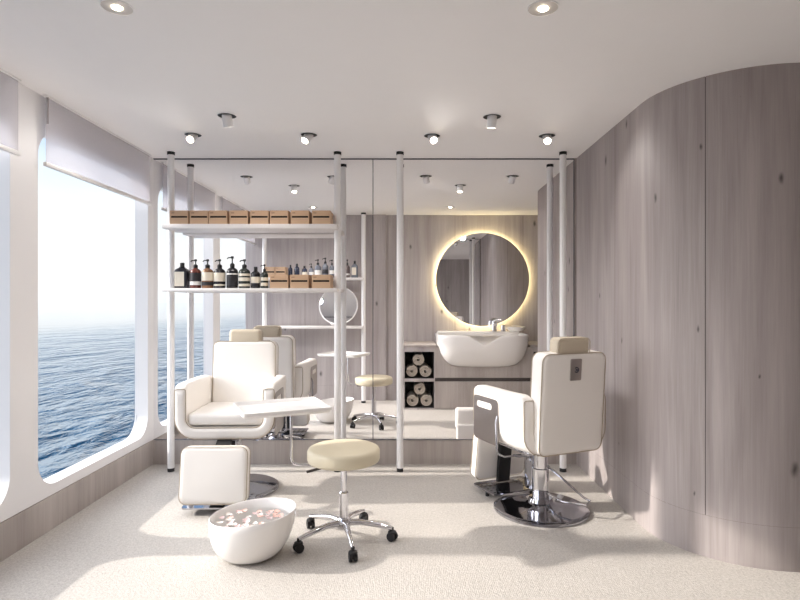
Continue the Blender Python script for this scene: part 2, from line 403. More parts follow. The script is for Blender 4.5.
# ------------------------------------------------------------------ downlights
def downlight(px, py, ty, tx, label, lit, sunk=0.0, far=False):
    """Recessed spotlight at the ceiling point seen at (px, py); sunk swaps the lamp head for a flush lens on its recess."""
    Y = (ZC-EYE)*F/(302-py); X = (px-406)*Y/F
    if far: Y = twin(Y); tx = -tx
    t = thing('ceiling_spotlight', label, 'spotlight', (X, Y, ZC), 0, 'recessed ceiling spotlights')
    rr_ = .060 if not sunk else .062
    ring = lambda r, zz: [(r*math.cos(2*PI*k/32), r*math.sin(2*PI*k/32), zz) for k in range(32)]
    MB().cyl((0,0,-.002), (0,0,-.0005), rr_, 32).build('recess_disc', M['black'] if not sunk else M['lampcup'], t)  # flat disc, no hole; its dark colour stands in for the shade inside
    MB().loft([ring(rr_+.004,-.0005), ring(rr_+.004,-.004), ring(rr_,-.004), ring(rr_,-.0005)], (False, False)).build('trim_ring', M['pole'], t)
    if sunk:
        MB().loft([ring(.020, -.0025), ring(.020, -.006), ring(.0, -.007)], (True, False)).build('lens', M['lens'], t)
        R = Matrix.Identity(4)
    else:
        R = T(0, .006 if tx < 0 else -.004, -.004, tx, ty, 0)
        hd = MB().lathe([(.030, .010), (.032, .004), (.032, -.070), (.026, -.072), (.023, -.062)], n=24, caps=(True, False))
        for v in hd.bm.verts: v.co = R @ v.co
        hd = hd.build('lamp_head', M['pole'], t)
        ln = MB().lathe([(.0232, -.064), (.0232, -.069)], n=20)
        for v in ln.bm.verts: v.co = R @ v.co
        ln.build('lens', M['lens'], hd)
    if lit:
        d = bpy.data.lights.new('spot_beam', 'SPOT'); d.energy = lit; d.spot_size = math.radians(120); d.spot_blend = .9; d.shadow_soft_size = .05; d.color = (1, .945, .90)
        lo = bpy.data.objects.new('spot_beam', d); COL.objects.link(lo); lo.parent = t
        lo.matrix_local = R @ Matrix.Translation((0, 0, -.078 if not sunk else -.02))
    return t
LIT = 22
a = math.radians
NEAR = [(117, 7, 0, 0, 'lit flush spotlight at the top edge of the ceiling above the windows', 1),
 (543, 8, 0, 0, 'lit flush spotlight at the top edge of the ceiling, nearest the oak wall', 1),
 (193, 134.5, a(4), a(-48), 'lit tilted spotlight by the leftmost white pole', 0),
 (309, 134.5, a(26), a(-34), 'lit tilted spotlight above the right end of the shelves', 0),
 (432, 135.5, a(-14), a(-48), 'lit tilted spotlight between the two middle poles, nearer the glass joint', 0),
 (547, 135.5, a(8), a(-44), 'lit tilted spotlight nearest the rightmost pole', 0),
 (227, 115.5, a(-4), a(18), 'white tube spotlight turned away to the glass, above the shelves', 0),
 (492, 116.5, a(2), a(12), 'white tube spotlight turned away to the glass, above the right half', 0)]
for px, py, ty, tx, lb, sk in NEAR: downlight(px, py, ty, tx, lb, LIT, sk)
FARL = ['faint flush spotlight beyond the glass, over the far shelves', 'faint flush spotlight beyond the glass, above the round mirror', 'unlit-looking tilted spotlight beyond the glass, leftmost', 'tilted spotlight beyond the glass, half hidden by the shelf pole', 'tilted white spotlight beyond the glass, just right of a white pole', 'tilted white spotlight beyond the glass, nearest the oak corner', 'glowing spotlight beyond the glass, above the shelves', 'glowing spotlight beyond the glass, above the round mirror']
for (px, py, ty, tx, _, sk), lb in zip(NEAR, FARL): downlight(px, py, ty, tx, lb, LIT, sk, True)

# ------------------------------------------------------------------ poles and shelves
def pole_mesh(parent, x, y, z0, z1, r=.0275):
    p = MB().cyl((x, y, z0+.03), (x, y, z1-.025), r, 24).build('pole', M['pole'], parent)
    MB().cyl((x, y, z1-.025), (x, y, z1-.001), r*1.12, 24).build('top_cap', M['black'], p)
    MB().cyl((x, y, z0), (x, y, z0+.03), r*1.0, 24).build('foot', M['black'], p)
PY = 4.63
u = thing('shelving_unit', 'white two-shelf unit hung between floor-to-ceiling poles in front of the mirror', 'shelving', (0, PY, 0))
for px in (171, 337.5): pole_mesh(u, (px-406)*PY/F, 0, 0, ZC)
def shelf_board(z0, z1, label):
    o = MB().box((-1.958, 4.49-PY, z0), (-.552, 4.775-PY, z1), .004).build('shelf', M['shelf'], u)
shelf_board(1.990, 2.027, ''); shelf_board(1.483, 1.511, '')
for px, lb in ((400, 'white floor-to-ceiling pole without shelves, close to the mirror joint'), (563, 'white floor-to-ceiling pole without shelves, behind the right chair')):
    t = thing('support_pole', lb, 'pole', ((px-406)*PY/F, PY, 0)); pole_mesh(t, 0, 0, 0, ZC)

# crates
def crate_root(label, loc, group):
    t = thing('storage_crate', label, 'crate', loc, 0, group)
    w, d, h, th = .147, .20, .108, .008
    for s, nm in ((-1, 'front_panel'), (1, 'back_panel')):
        y = s*(d/2-th/2); m = MB()
        m.box((-w/2, y-th/2, 0), (w/2, y+th/2, h*.46), .001).box((-w/2, y-th/2, h*.60), (w/2, y+th/2, h), .001)
        m.box((-w/2, y-th/2, h*.46), (-w/2+.007, y+th/2, h*.60)).box((w/2-.007, y-th/2, h*.46), (w/2, y+th/2, h*.60))
        if s < 0:
            m.mi = 1; m.box((-w/2+.012, y-th/2-.0006, h*.80), (-w/2+.036, y-th/2, h*.84))
        m.build(nm, [M['kraft'], M['stamp']], t, smooth=0)
    for s in (-1, 1): MB().box((s*(w/2-th/2)-th/2, -d/2+th, 0), (s*(w/2-th/2)+th/2, d/2-th, h)).build('side_panel', M['kraft'], t, smooth=0)
    MB().box((-w/2+th, -d/2+th, .002), (w/2-th, d/2-th, h*.8)).build('dark_fill', M['slot'], t, smooth=0)  # near-black block whose colour stands in for the shade behind the slats
    return t
ordn = ['leftmost', 'second from the left', 'third from the left', 'fourth from the left', 'fifth from the left', 'sixth from the left', 'seventh from the left', 'rightmost']
tops = [(169.3,188.5),(189.7,207.9),(208.6,227.2),(229.3,248),(250.4,268.3),(270,288.2),(290.8,308.9),(311.8,330.4)]
proto = None; YC = 4.50
for i, (p, q) in enumerate(tops):
    X = ((p+q)/2-406)*YC/F; lb = 'brown slatted crate on the upper shelf, %s of eight' % ordn[i]
    if proto is None: proto = crate_root(lb, (X, YC+.1, 2.0275), 'crates on the upper shelf')
    else: dup(proto, (X, YC+.1, 2.0275), lb)
for (p, q), w in zip(((269.7,288.2),(289.8,308.5),(311.8,330.4)), ('left, beside the small bottles', 'middle', 'right, beside the pole')):
    X = ((p+q)/2-406)*YC/F
    c = dup(proto, (X, YC+.1, 1.5115), 'brown slatted crate on the lower shelf, %s of three' % w); c['group'] = 'crates on the lower shelf'

# bottles
def bottle(label, loc, r, h, glass, bands, pump, group, square=False, nz=0, z_sh=.68):
    """h is the total height; bands = [(z0, z1, material, front only)]; pump: 'pump' | 'cap'."""
    t = thing('toiletry_bottle', label, 'bottle', loc, nz, group)
    hb = h*z_sh if pump == 'pump' else h*.80
    def ring(rr, z, k=1.0):
        if square: return [(x, y*.62, z) for x, y in rrect(2*rr, 2*rr, rr*.3, 5)]
        return [(rr*math.cos(2*PI*i/28), rr*math.sin(2*PI*i/28), z) for i in range(28)]
    prof = [(r*.92, 0), (r, .006), (r, hb*.80), (r*.93, hb*.88), (r*.72, hb*.95), (r*.40, hb), (r*.36, hb*1.04)]
    b = MB().loft([ring(a_, z) for a_, z in prof]).build('body', glass, t, smooth=50)
    for (z0, z1, m) in bands:
        k = 1.012
        if square:
            MB().box((-r*.86, -r*.62-.0012, hb*z0), (r*.5, -r*.62+.002, hb*z1)).build('label', M[m], b, smooth=0)
        else:
            MB().loft([ring(r*k, hb*z0), ring(r*k, hb*z1)], (False, False)).build('label', M[m], b, smooth=60)
    if pump == 'pump':
        c = r*.34; p = MB()
        p.lathe([(c*1.15, hb*1.03), (c*1.2, hb*1.04), (c*1.2, hb*1.04+.018*h/.22), (c*.6, hb*1.04+.026*h/.22)], n=16)
        z1 = h-.012*h/.22
        p.cyl((0,0,hb*1.04), (0,0,z1), .0045*h/.22, 10)
        p.lathe([(.010*h/.22, z1-.004), (.011*h/.22, z1+.004), (.009*h/.22, h)], n=14)
        p.tube([(0,0,z1+.003), (-.022*h/.22, -.012*h/.22, z1+.002), (-.03*h/.22, -.016*h/.22, z1-.008)], .0042*h/.22, 8)
        p.build('pump', M['black'], t)
    else:
        c = r*(.30 if square else .40)
        MB().lathe([(c, hb*1.02), (c*1.05, hb*1.03), (c*1.05, h*.985), (c*.95, h)], n=18).build('cap', M['black'], t)
    return t
ZS = 1.5115; YB = 4.56; GB = 'toiletry bottles on the lower shelf'
def bx(px): return (px-406)*YB/F
kk = YB/F
bottle('flat black flask with a large cream label and black cap, leftmost on the lower shelf', (bx(182.2), YB, ZS), 7.0*kk, 25.5*kk, M['glass_black'], [(.10,.80,'label_cream')], 'cap', GB, True)
bottle('reddish amber pump bottle with a dark upper and white lower label', (bx(195.6), YB, ZS), 5.4*kk, 29*kk, M['glass_amber'], [(.36,.78,'label_dark'), (.16,.34,'label_white')], 'pump', GB)
bottle('light brown pump bottle with a cream label above a dark band', (bx(207.6), YB, ZS), 5.7*kk, 29*kk, M['glass_brown'], [(.38,.80,'label_cream'), (.14,.32,'label_dark')], 'pump', GB)
bottle('black pump bottle with a cream label above a thin cream stripe', (bx(219.7), YB, ZS), 5.7*kk, 29*kk, M['glass_black'], [(.34,.78,'label_cream'), (.12,.20,'label_cream')], 'pump', GB)
bottle('tallest all-black pump bottle with a dark label on the lower shelf', (bx(232.3), YB, ZS), 5.6*kk, 32*kk, M['glass_black'], [(.66,.72,'label_white'), (.14,.62,'label_dark')], 'pump', GB, z_sh=.64)
bottle('dark green pump bottle with three cream bands', (bx(244.4), YB, ZS), 5.7*kk, 29*kk, M['glass_green'], [(.62,.74,'label_cream'), (.36,.54,'label_cream'), (.10,.22,'label_cream')], 'pump', GB)
bottle('small dark capped bottle with a beige label', (bx(255.6), YB, ZS), 4.5*kk, 21.5*kk, M['glass_black'], [(.30,.66,'label_cream')], 'cap', GB)
bottle('small dark pump bottle with two cream bands, beside the lower crates', (bx(264.4), YB, ZS), 3.7*kk, 24*kk, M['glass_green'], [(.46,.66,'label_cream'), (.14,.34,'label_cream')], 'pump', GB)

# the twin of the shelving unit just beyond the glass, and the poles' twins
u3 = thing('shelving_unit', 'white two-shelf unit just beyond the glass, directly behind the front shelves', 'shelving', (0, twin(PY), 0))
for px in (171, 337.5): pole_mesh(u3, (px-406)*PY/F, 0, 0, ZC)
for z0, z1 in ((1.990, 2.027), (1.483, 1.511)):
    MB().box((-1.958, -(4.775-PY), z0), (-.552, PY-4.49, z1), .004).build('shelf', M['shelf'], u3)
for px, lb in ((400, 'white floor-to-ceiling pole beyond the glass, hidden behind the middle pole'), (563, 'grey-looking floor-to-ceiling pole beyond the glass, left of the rightmost pole')):
    t = thing('support_pole', lb, 'pole', ((px-406)*PY/F, twin(PY), 0)); pole_mesh(t, 0, 0, 0, ZC)
# the shelving unit on the far wall
V2 = 7.78
u2 = thing('shelving_unit', 'white shelf unit against the far oak wall, left of the basin', 'shelving', (0, V2, 0))
for px in (264.5, 363.5): pole_mesh(u2, (px-406)*V2/F, 0, 0, ZC, .030)
for py, th in ((278, .032), (326, .032)):
    zt = at(0, py, V2)[2]
    MB().box(((264-406)*V2/F, -.15, zt-th), ((364-406)*V2/F, .15, zt), .004).build('shelf', M['shelf'], u2)
GR = 'bottles on the far shelf'
zs2 = at(0, 278, V2-.15)[2]+.0006; k2 = (V2-.05)/F; zs2 = at(0, 278, V2)[2]+.0006
def rb(px, w, top, glass, bands, pump, label, sq=False):
    bottle(label, ((px-406)*k2, V2-.05, zs2), w/2*k2, (278-top)*k2, glass, bands, pump, GR, sq, 0)
rb(290.4, 4, 265, M['glass_blue'], [], 'cap', 'narrow blue-black capped bottle on the far shelf, next to the crates')
rb(296.9, 5, 264, M['glass_blue'], [], 'cap', 'wider blue-black capped bottle on the far shelf')
rb(304.5, 5, 266, M['glass_blue'], [(.3,.6,'label_cream')], 'cap', 'short blue-black bottle with a pale label on the far shelf')
rb(311.3, 4.6, 263.7, M['glass_grey'], [(.3,.6,'label_white')], 'pump', 'smallest grey pump bottle on the far shelf')
rb(317.9, 6.4, 259.6, M['glass_grey'], [(.2,.6,'label_white')], 'pump', 'grey pump bottle with a tall white label on the far shelf, above the right crate')
rb(325.3, 6, 258, M['glass_grey'], [(.3,.6,'label_dark')], 'pump', 'grey pump bottle with a dark label on the far shelf')
rb(332, 5, 260, M['glass_grey'], [(.3,.6,'label_white')], 'pump', 'grey pump bottle on the far shelf, half hidden by the white pole')
rb(347.3, 5, 259.7, M['glass_dull'], [(.2,.34,'label_white')], 'pump', 'dull brownish pump bottle on the far shelf, just right of the white pole')
rb(354.7, 6.4, 261, M['glass_grey'], [(.2,.75,'label_cream')], 'cap', 'flat grey flask with a cream label, rightmost on the far shelf', True)
for px, w in ((271.8, 'left'), (282.2, 'right')):
    c = dup(proto, ((px-406)*V2/F, V2-.03, zs2), 'small brown slatted crate on the far shelf, %s of two' % w, 0, (.92, .92, 1.35)); c['group'] = 'crates on the far shelf'
# round table mirror on its lower shelf
X, Y, Z = (338-406)*(V2-.05)/F, V2-.05, zt+.02
t = thing('table_mirror', 'round white-framed mirror standing on the lower far shelf', 'mirror', (X, Y, Z+.0006), PI)
t.rotation_euler.x = math.radians(14); r = 19.6*(V2-.05)/F
def disc_y(mb, r, y0, y1, zc, n=48):
    return mb.loft([[(r*math.cos(2*PI*k/n), y, zc+r*math.sin(2*PI*k/n)) for k in range(n)] for y in (y0, y1)])
disc_y(MB(), r*.95, .013, .018, r).build('glass', M['mirror'], t)
MB().tube([(r*.97*math.cos(2*PI*k/48), .008, r+r*.97*math.sin(2*PI*k/48)) for k in range(48)], .0105, 10, True).build('frame', M['pole'], t)
MB().box((-.1, -.06, 0), (.1, .04, .012), .003).build('stand', M['pole'], t)
disc_y(MB(), r*.955, -.006, .010, r).build('backing', M['pole'], t)

# ------------------------------------------------------------------ vanity on the far wall
VC = 7.29; YW = YFAR-.002
VS = 7.10
sx0, sx1 = at(437.5, 0, VS)[0], at(533, 0, VS)[0]
sw = sx1-sx0; scx = (sx0+sx1)/2; zr = at(0, 336, VS)[2]; zbt = at(0, 371, VS)[2]; sd = YW-VS; scy = (VS+YW)/2
def zz(py): return at(0, py, VC)[2]
def xx(px): return at(px, 0, VC)[0]
cx0, cx1, ztop = xx(402.2), xx(564.5), zz(347)
van = thing('vanity_cabinet', 'long grey oak vanity cabinet with black towel cubbies, under the white basin', 'cabinet', ((cx0+cx1)/2, VC, 0))
o = Vector(van.location)
def cab(mb, name, mat, smooth=0): return mb.build(name, mat, van, smooth=smooth, loc=-o)
body = MB(); d1 = YW-.06
ca = (xx(404.6), xx(434)); cb = (xx(533.5), xx(562.5))
zu, zm0, zm1, zl = zz(351.8), zz(378.6), zz(381.6), zz(408.0)
body.box((cx0, VC, 0), (ca[0], d1, ztop)).box((ca[1], VC, 0), (ca[1]+.012, VC+.03, ztop)).box((cb[0]-.012, VC, 0), (cb[0], VC+.03, ztop)).box((cb[1], VC, 0), (cx1, d1, ztop))
body.box((ca[1], VC+.03, 0), (cb[0], d1, zbt-.006)).box((cx0, d1, 0), (cx1, YW, ztop))
for c in (ca, cb):
    body.box((c[0], VC, zu), (c[1], d1, ztop)).box((c[0], VC, zm1), (c[1], d1, zm0)).box((c[0], VC, 0), (c[1], d1, zl))
cab(body, 'body', M['wood_back'])
for c in (ca, cb):
    for z0, z1 in ((zm0, zu), (zl, zm1)):
        m = MB(); e = .004
        m.box((c[0], d1-e, z0), (c[1], d1, z1)).box((c[0], VC+.012, z0), (c[0]+e, d1-e, z1)).box((c[1]-e, VC+.012, z0), (c[1], d1-e, z1))
        m.box((c[0]+e, VC+.012, z1-e), (c[1]-e, d1-e, z1)).box((c[0]+e, VC+.012, z0), (c[1]-e, d1-e, z0+e))
        cab(m, 'cubby_lining', M['cubby'])
a0, a1, b0, b1 = ca[1]+.014, cb[0]-.014, zm0+.01, ztop-.004           # upper front, cut out round the basin
cut_ = []
for i in range(13):
    q = i/12*min(1, (b1-zbt)/(zr-zbt)); e_ = (1-(1-q)**2.3)**(1/2.3)
    cut_.append((sw/2*(.55+.45*e_)*.955, zbt+.035+(zr-zbt)*q*.93))
cut_[-1] = (cut_[-1][0], b1)
fr_ = [(a0, b0), (a1, b0), (a1, b1)]+[(min(scx+x, a1-.002), z) for x, z in cut_[::-1]]+[(max(scx-x, a0+.002), z) for x, z in cut_]+[(a0, b1)]
cab(plate(fr_, [], .028, lambda u, v, w: (u, VC+.014+w, v)), 'drawer', M['wood_skirt'])
cab(MB().box((ca[1]+.014, VC, .012), (cb[0]-.014, VC+.028, zm1), .002), 'drawer', M['wood_skirt'])
cab(MB().box((ca[1]+.012, VC+.02, zm1), (cb[0]-.012, VC+.029, zm0+.01)), 'shadow_gap', M['groove'])
cab(MB().box((cx0-.02, VC-.015, ztop), (sx0-.003, YW, ztop+.026), .003), 'worktop', M['wood_skirt'])
cab(MB().box((sx1+.003, VC-.015, ztop), (cx1+.02, YW, ztop+.026), .003), 'worktop', M['wood_skirt'])
# rolled towels
def spiral(R, turns, depth):
    n = int(turns*26); inner, outer = [], []
    pitch = (R-.012)/(turns*.93+.62)
    for i in range(n+1):
        a_ = 2*PI*turns*i/n; r_ = .012+pitch*a_/(2*PI)*.93
        inner.append((r_*math.cos(a_), r_*math.sin(a_))); q = r_+pitch*.52; outer.append((q*math.cos(a_), q*math.sin(a_)))
    mb = MB(); rings = []
    for p, q in zip(inner, outer):
        rings.append([(p[0], 0, p[1]), (p[0], depth, p[1]), (q[0], depth, q[1]), (q[0], 0, q[1])])
    return mb.loft(rings)
wt = [('upper', 'top', 418.2, 0), ('upper', 'left', 411.6, 1), ('upper', 'right', 425.4, 1), ('lower', 'top', 419.4, 0), ('lower', 'left', 412.4, 1), ('lower', 'right', 426.2, 1)]
RT = 6.4*VC/F; tproto = None
for i, (cu, po, px, low) in enumerate(wt):
    zb = (zm0 if cu == 'upper' else zl)+.005; z = zb+RT*1.04+(0 if low else RT*1.80)
    lb = 'rolled beige towel in the %s black cubby, %s of the pile of three' % (cu, {'top': 'top one', 'left': 'lower left one', 'right': 'lower right one'}[po])
    P = (xx(px), VC+.05, z)
    if tproto is None:
        tproto = tag(spiral(RT, 3.1, .42).build('rolled_towel', M['towel'], smooth=50), lb, 'towel', 'rolled towels in the cubbies'); ob = tproto
    else:
        ob = tproto.copy(); COL.objects.link(ob); ob['label'] = lb
    ob.location = P; ob.rotation_euler = (0, random.uniform(-1, 1), 0)
# sink
sink = thing('wash_basin', 'wide white ceramic basin with a dip in its front rim, below the glowing round mirror', 'sink', (scx, scy, zbt), PI)
H = zr-zbt; n = 72
def sring(kx, ky, z, notch=0, yo=0):
    pts = []
    for k in range(n):
        a_ = 2*PI*k/n; c_, s_ = math.cos(a_), math.sin(a_)
        e = 2/4.2; x = sw/2*kx*math.copysign(abs(c_)**e, c_); y = sd/2*ky*math.copysign(abs(s_)**e, s_)+yo
        dz = 0
        if notch and s_ > 0: dz = -notch*math.exp(-(abs(x)/(.105*sw))**2.0)
        pts.append((x, y, z+dz))
    return pts
rings = []
for q in (0, .05, .14, .28, .45, .62, .8, .92, 1.0):
    e_ = (1-(1-q)**2.3)**(1/2.3); kx = .55+.45*e_; ky = .6+.4*e_
    yo = -(1-ky)*sd/2*.9
    rings.append(sring(kx, ky, H*q, .29*H*max(0, q-.55)/.45, yo))
rings += [sring(.985, .985, H*1.015, .30*H), sring(.955, .94, H*1.0, .30*H), sring(.93, .90, H*.93, .26*H), sring(.80, .72, H*.45, .06*H), sring(.6, .5, H*.25), sring(.1, .1, H*.2)]
MB().loft(rings).build('bowl', M['ceramic'], sink, smooth=60)
MB().box((-sw*.47, -sd/2, H*.90), (sw*.47, -sd*.26, H*1.06), .02, 4).build('rear_deck', M['ceramic'], sink)
def chrome_tap(px, py, label):
    X = at(px, 0, 7.78)[0]; zt = at(0, py, 7.78)[2]; z0 = zr+.06*H+.0006; h = zt-z0
    return X, 7.78, z0, h
X, Y, z0, h = chrome_tap(494, 320, '')
t = thing('tap', 'tall chrome mixer tap on the rear deck of the white basin', 'tap', (X, Y, z0), PI)
b_ = MB().cyl((0,0,0), (0,0,h*.72), .036, 24).build('body', M['chrome'], t)
MB().tube([(0,0,h*.62), (0,.10,h*.66), (0,.18,h*.60)], .022, 14).build('spout', M['chrome'], t)
MB().cyl((0,0,h*.74), (0,0,h*.88), .034, 24).tube([(0,0,h*.85), (-.02,.05,h), (-.09,.07,h)], .017, 10).build('lever', M['chrome'], t)
X, Y, z0, h = chrome_tap(503, 325, '')
t = thing('soap_dispenser', 'short chrome cylinder beside the tap on the white basin', 'dispenser', (X, Y, z0))
MB().cyl((0,0,0), (0,0,h*.82), .034, 24).build('body', M['chrome'], t)
MB().lathe([(.03, h*.84), (.036, h*.86), (.036, h*.97), (.03, h)], n=24).build('cap', M['chrome'], t)
X, Y, z0, h = chrome_tap(516, 331, '')
t = thing('soap_dish', 'small white soap dish on the basin, right of the tap', 'dish', (X, Y, z0))
MB().lathe([(.09, 0), (.13, .04), (.138, .06), (.126, .06), (.085, .018)], n=32).build('dish', M['ceramic'], t)
MB().slab(.14, .045, .08, .02, .018, T(0, 0, .052)).build('soap', M['label_cream'], t)
# round backlit mirror
VM = 7.93
X, Y, Z = at(482.5, 279.5, VM); R = 47.0*VM/F
t = thing('round_mirror', 'large round wall mirror with a glowing yellow halo above the basin', 'mirror', (X, YW, Z), PI)
mb = disc_y(MB(), R*.99, .062, .068, 0, 96); mb.build('glass', M['mirror'], t)
MB().loft([[(q*math.cos(2*PI*k/96), y, q*math.sin(2*PI*k/96)) for k in range(96)] for q, y in ((R*.94, .022), (R*.985, .022), (R*.985, .058), (R*.94, .058))], (False, False)).build('halo_light', M['led'], t)
disc_y(MB(), R*.90, .0, .061, 0, 64).build('backing', M['groove'], t)

# ------------------------------------------------------------------ beauty chairs
def stroke(path, t, capn=6):
    """Outline of a thick 2-D polyline with round ends."""
    def squash(da, d, a_):                       # flattened round cap: across a_, along d
        d = d.normalized(); e = .45; c_, s_ = math.cos(da), abs(math.sin(da))
        return Vector((math.cos(a_), math.sin(a_)))*math.copysign(abs(c_)**e, c_)+d*(.75*s_**e)
    P = [Vector(p) for p in path]; Lf, Rt = [], []
    for i, p in enumerate(P):
        d = P[min(i+1, len(P)-1)]-P[max(i-1, 0)]; d.normalize(); nn = Vector((-d.y, d.x))
        Lf.append(p+nn*t); Rt.append(p-nn*t)
    out = list(Lf)
    d = P[-1]-P[-2]; d.normalize(); a1 = math.atan2(d.x*1, -d.y)   # normal angle
    a1 = math.atan2(d.x, -d.y)
    for i in range(1, capn): a_ = a1-PI*i/capn; out.append(P[-1]+squash(a_-a1, P[-1]-P[-2], a1)*t)
    out += Rt[::-1]
    d = P[0]-P[1]; d.normalize(); a0 = math.atan2(d.x, -d.y)
    for i in range(1, capn): a_ = a0-PI*i/capn; out.append(P[0]+squash(a_-a0, P[0]-P[1], a0)*t)
    return out
def upath(ztop, hw=.306, zb=.485, R=.10):
    pts = [(-hw, ztop), (-hw, ztop*.75+zb*.25), (-hw, ztop*.5+zb*.5+.02)]
    pts += [(-hw+R+R*math.cos(math.radians(a_)), zb+R+R*math.sin(math.radians(a_))) for a_ in range(180, 271, 15)]
    pts += [(-.1, zb), (0, zb), (.1, zb)]
    return pts+[(-x, z) for x, z in pts[:-3]][::-1]
def make_chair(label, loc, rz):
    t = thing('beauty_chair', label, 'chair', loc, rz, 'white beauty chairs')
    yf, yr, re, th = -.31, .27, .028, .040
    rings = []
    def top(y):
        r_ = .07; s = min(y-yf, yr-y)
        return .797-(r_-math.sqrt(max(0, r_*r_-(r_-s)**2)) if s < r_ else 0)
    ys = [(yf, .012)]+[(yf+re*(1-math.cos(a_)), th-re*(1-math.sin(a_))) for a_ in [PI/2*i/5 for i in range(1, 6)]]
    ys += [(yf+.05, th), (yf+.07, th), (-.15, th), (0, th), (.08, th), (.12, th), (.16, th), (yr-.07, th), (yr-.05, th)]+[(yr-(a_-yf), tt) for a_, tt in ys[5::-1]]
    def half(y):
        s_ = max(0, (y-.08)/(yr-.08)); return .306-.028*s_**2
    for y, tt in ys: rings.append([(p[0], y, p[1]) for p in stroke(upath(top(y), half(y)), tt)])
    shell = MB().loft(rings).build('armrest_shell', M['leather'], t, smooth=60)
    for y in (yf+.010, yr-.010):
        pts = stroke(upath(top(y)+.002, half(y)), th*.97); MB().tube([(p[0], y, p[1]) for p in pts], .003, 6, True).build('piping', M['piping'], shell)
    MB().slab(.535, .50, .085, .05, .03, T(0, -.045, .578, PI/2, 0, 0)).build('seat_cushion', M['leather'], t, smooth=60)
    MB().box((-.24, -.20, .43), (.24, .2, .46), .01).build('under_frame', M['darkchrome'], t)
    tilt = a(-4)
    B = T(0, .272, .772, tilt, 0, 0)
    bk = MB().slab(.495, .635, .125, .055, .03, B, n=6).build('backrest', M['leather'], t, smooth=60)
    for s in (-1, 1):
        MB().tube([B @ Vector((x, s*.053, z)) for x, z in rrect(.489, .629, .052, 6)], .0032, 6, True).build('piping', M['piping'], bk)
    # steel lock plate with a small turn handle on the back
    pl = MB().slab(.085, .135, .008, .008, .003, B @ T(0, .065, .215)).build('lock_plate', M['steel'], bk)
    MB().tube([B @ Vector((.014*math.cos(a_), .0725, .215+.016*math.sin(a_))) for a_ in [math.radians(40+28*i) for i in range(11)]], .0035, 8).cyl(B @ Vector((0, .068, .215)), B @ Vector((0, .076, .215)), .006, 12).build('turn_handle', M['dark'], pl)
    HB = T(0, .290, 1.118, tilt, 0, 0)
    hr = MB().slab(.25, .125, .10, .03, .028, HB, n=6).build('headrest', M['headrest'], t, smooth=60)
    MB().tube([HB @ Vector((x, .052-.005, z)) for x, z in rrect(.246, .121, .03, 6)], .003, 6, True).build('piping', M['piping'], hr)
    MB().box((-.085, -.03, 1.045), (.085, .03, 1.075), .004, mat=None).build('headrest_bracket', M['groove'], t).location = (0, .285, 0)
    # steel side plates with a slot, bar hanging at the rear edge
    for s in (-1, 1):
        slot = [(u_-.155, v_+.705) for u_, v_ in rrect(.19, .042, .020, 6)]
        outer = [(u_-.135, v_+.612) for u_, v_ in rrect(.31, .30, .035, 6)]
        pm = plate(outer, [slot], .006, lambda u_, v_, w_: (s*(.3475+w_), u_, v_)).build('side_plate', M['steel'], t, smooth=30)
        MB().tube([(s*.352, .015, .66), (s*.366, .018, .62), (s*.366, .03, .46), (s*.366, .04, .425), (s*.33, .06, .405), (s*.2, .06, .405)], .007, 10).build('recline_lever', M['darkchrome'], t)
    # base
    MB().lathe([(.0, .0), (.312, .0), (.316, .006), (.314, .016), (.30, .024), (.285, .026), (.18, .040), (.10, .052), (.085, .062), (.075, .085), (.0, .085)], n=64, caps=(False, False)).build('base_disc', M['darkchrome'], t, smooth=30)
    MB().lathe([(.055, .08), (.055, .10), (.056, .105), (.056, .28), (.046, .285), (.046, .44)], n=32).build('column', M['chrome'], t, smooth=30)
    MB().box((-.05, -.135, .12), (.04, -.045, .40), .010).build('pump_housing', M['darkchrome'], t)
    m = MB().tube([(-.03, .03, .30), (-.09, .08, .24), (-.19, .20, .12), (-.22, .23, .10), (-.16, .26, .09), (-.05, .16, .10), (-.02, .05, .12)], .007, 8).tube([(.04, 0, .38), (.16, -.02, .37), (.20, -.03, .38)], .008, 8)
    m.build('foot_pedal', M['chrome'], t)
    # leg rest and foot plate
    LP = T(0, -.51, .262, a(-8), 0, 0)
    lr = MB().slab(.44, .37, .085, .05, .03, LP, n=6).build('leg_rest', M['leather'], t, smooth=60)
    for s in (-1, 1): MB().tube([LP @ Vector((x, s*.036, z)) for x, z in rrect(.434, .364, .05, 6)], .003, 6, True).build('piping', M['piping'], lr)
    MB().loft([[(x, y0_, z0_) for x in (-.05, .05) for y0_, z0_ in [(yy, zz_)]]+[(x, yy+.03, zz_) for x in (.05, -.05)] for yy, zz_ in ((-.30, .44), (-.44, .36), (-.475, .06))]).build('leg_rest_bracket', M['black'], t)
    holes = [[(i*.046+u_, -.37-j*.045+v_) for u_, v_ in rrect(.018, .018, .006, 3)] for i in range(-4, 5) for j in range(-2, 3) if abs(i) > 1]
    fp = plate([(u_, v_-.39) for u_, v_ in rrect(.44, .28, .03, 5)], holes, .010, lambda u_, v_, w_: (u_, v_, .045+w_)).build('foot_plate', M['darkchrome'], t, smooth=30)
    for s in (-1, 1): MB().cyl((s*.19, -.37, 0), (s*.19, -.37, .042), .014, 12).build('rubber_foot', M['black'], fp)
    return t
lc = make_chair('white chair facing the camera by the window, beige headrest, leg rest lowered', (-1.273, 4.20, 0), a(1.7))
make_chair('white chair with its back to the camera beside the rounded oak wall', (.909, 3.78, 0), a(203.4))

dup(lc, (-1.273, twin(4.20), 0), 'greyish chair seen from behind beyond the glass, back to back with the window-side chair', -a(1.7), (1, -1, 1))
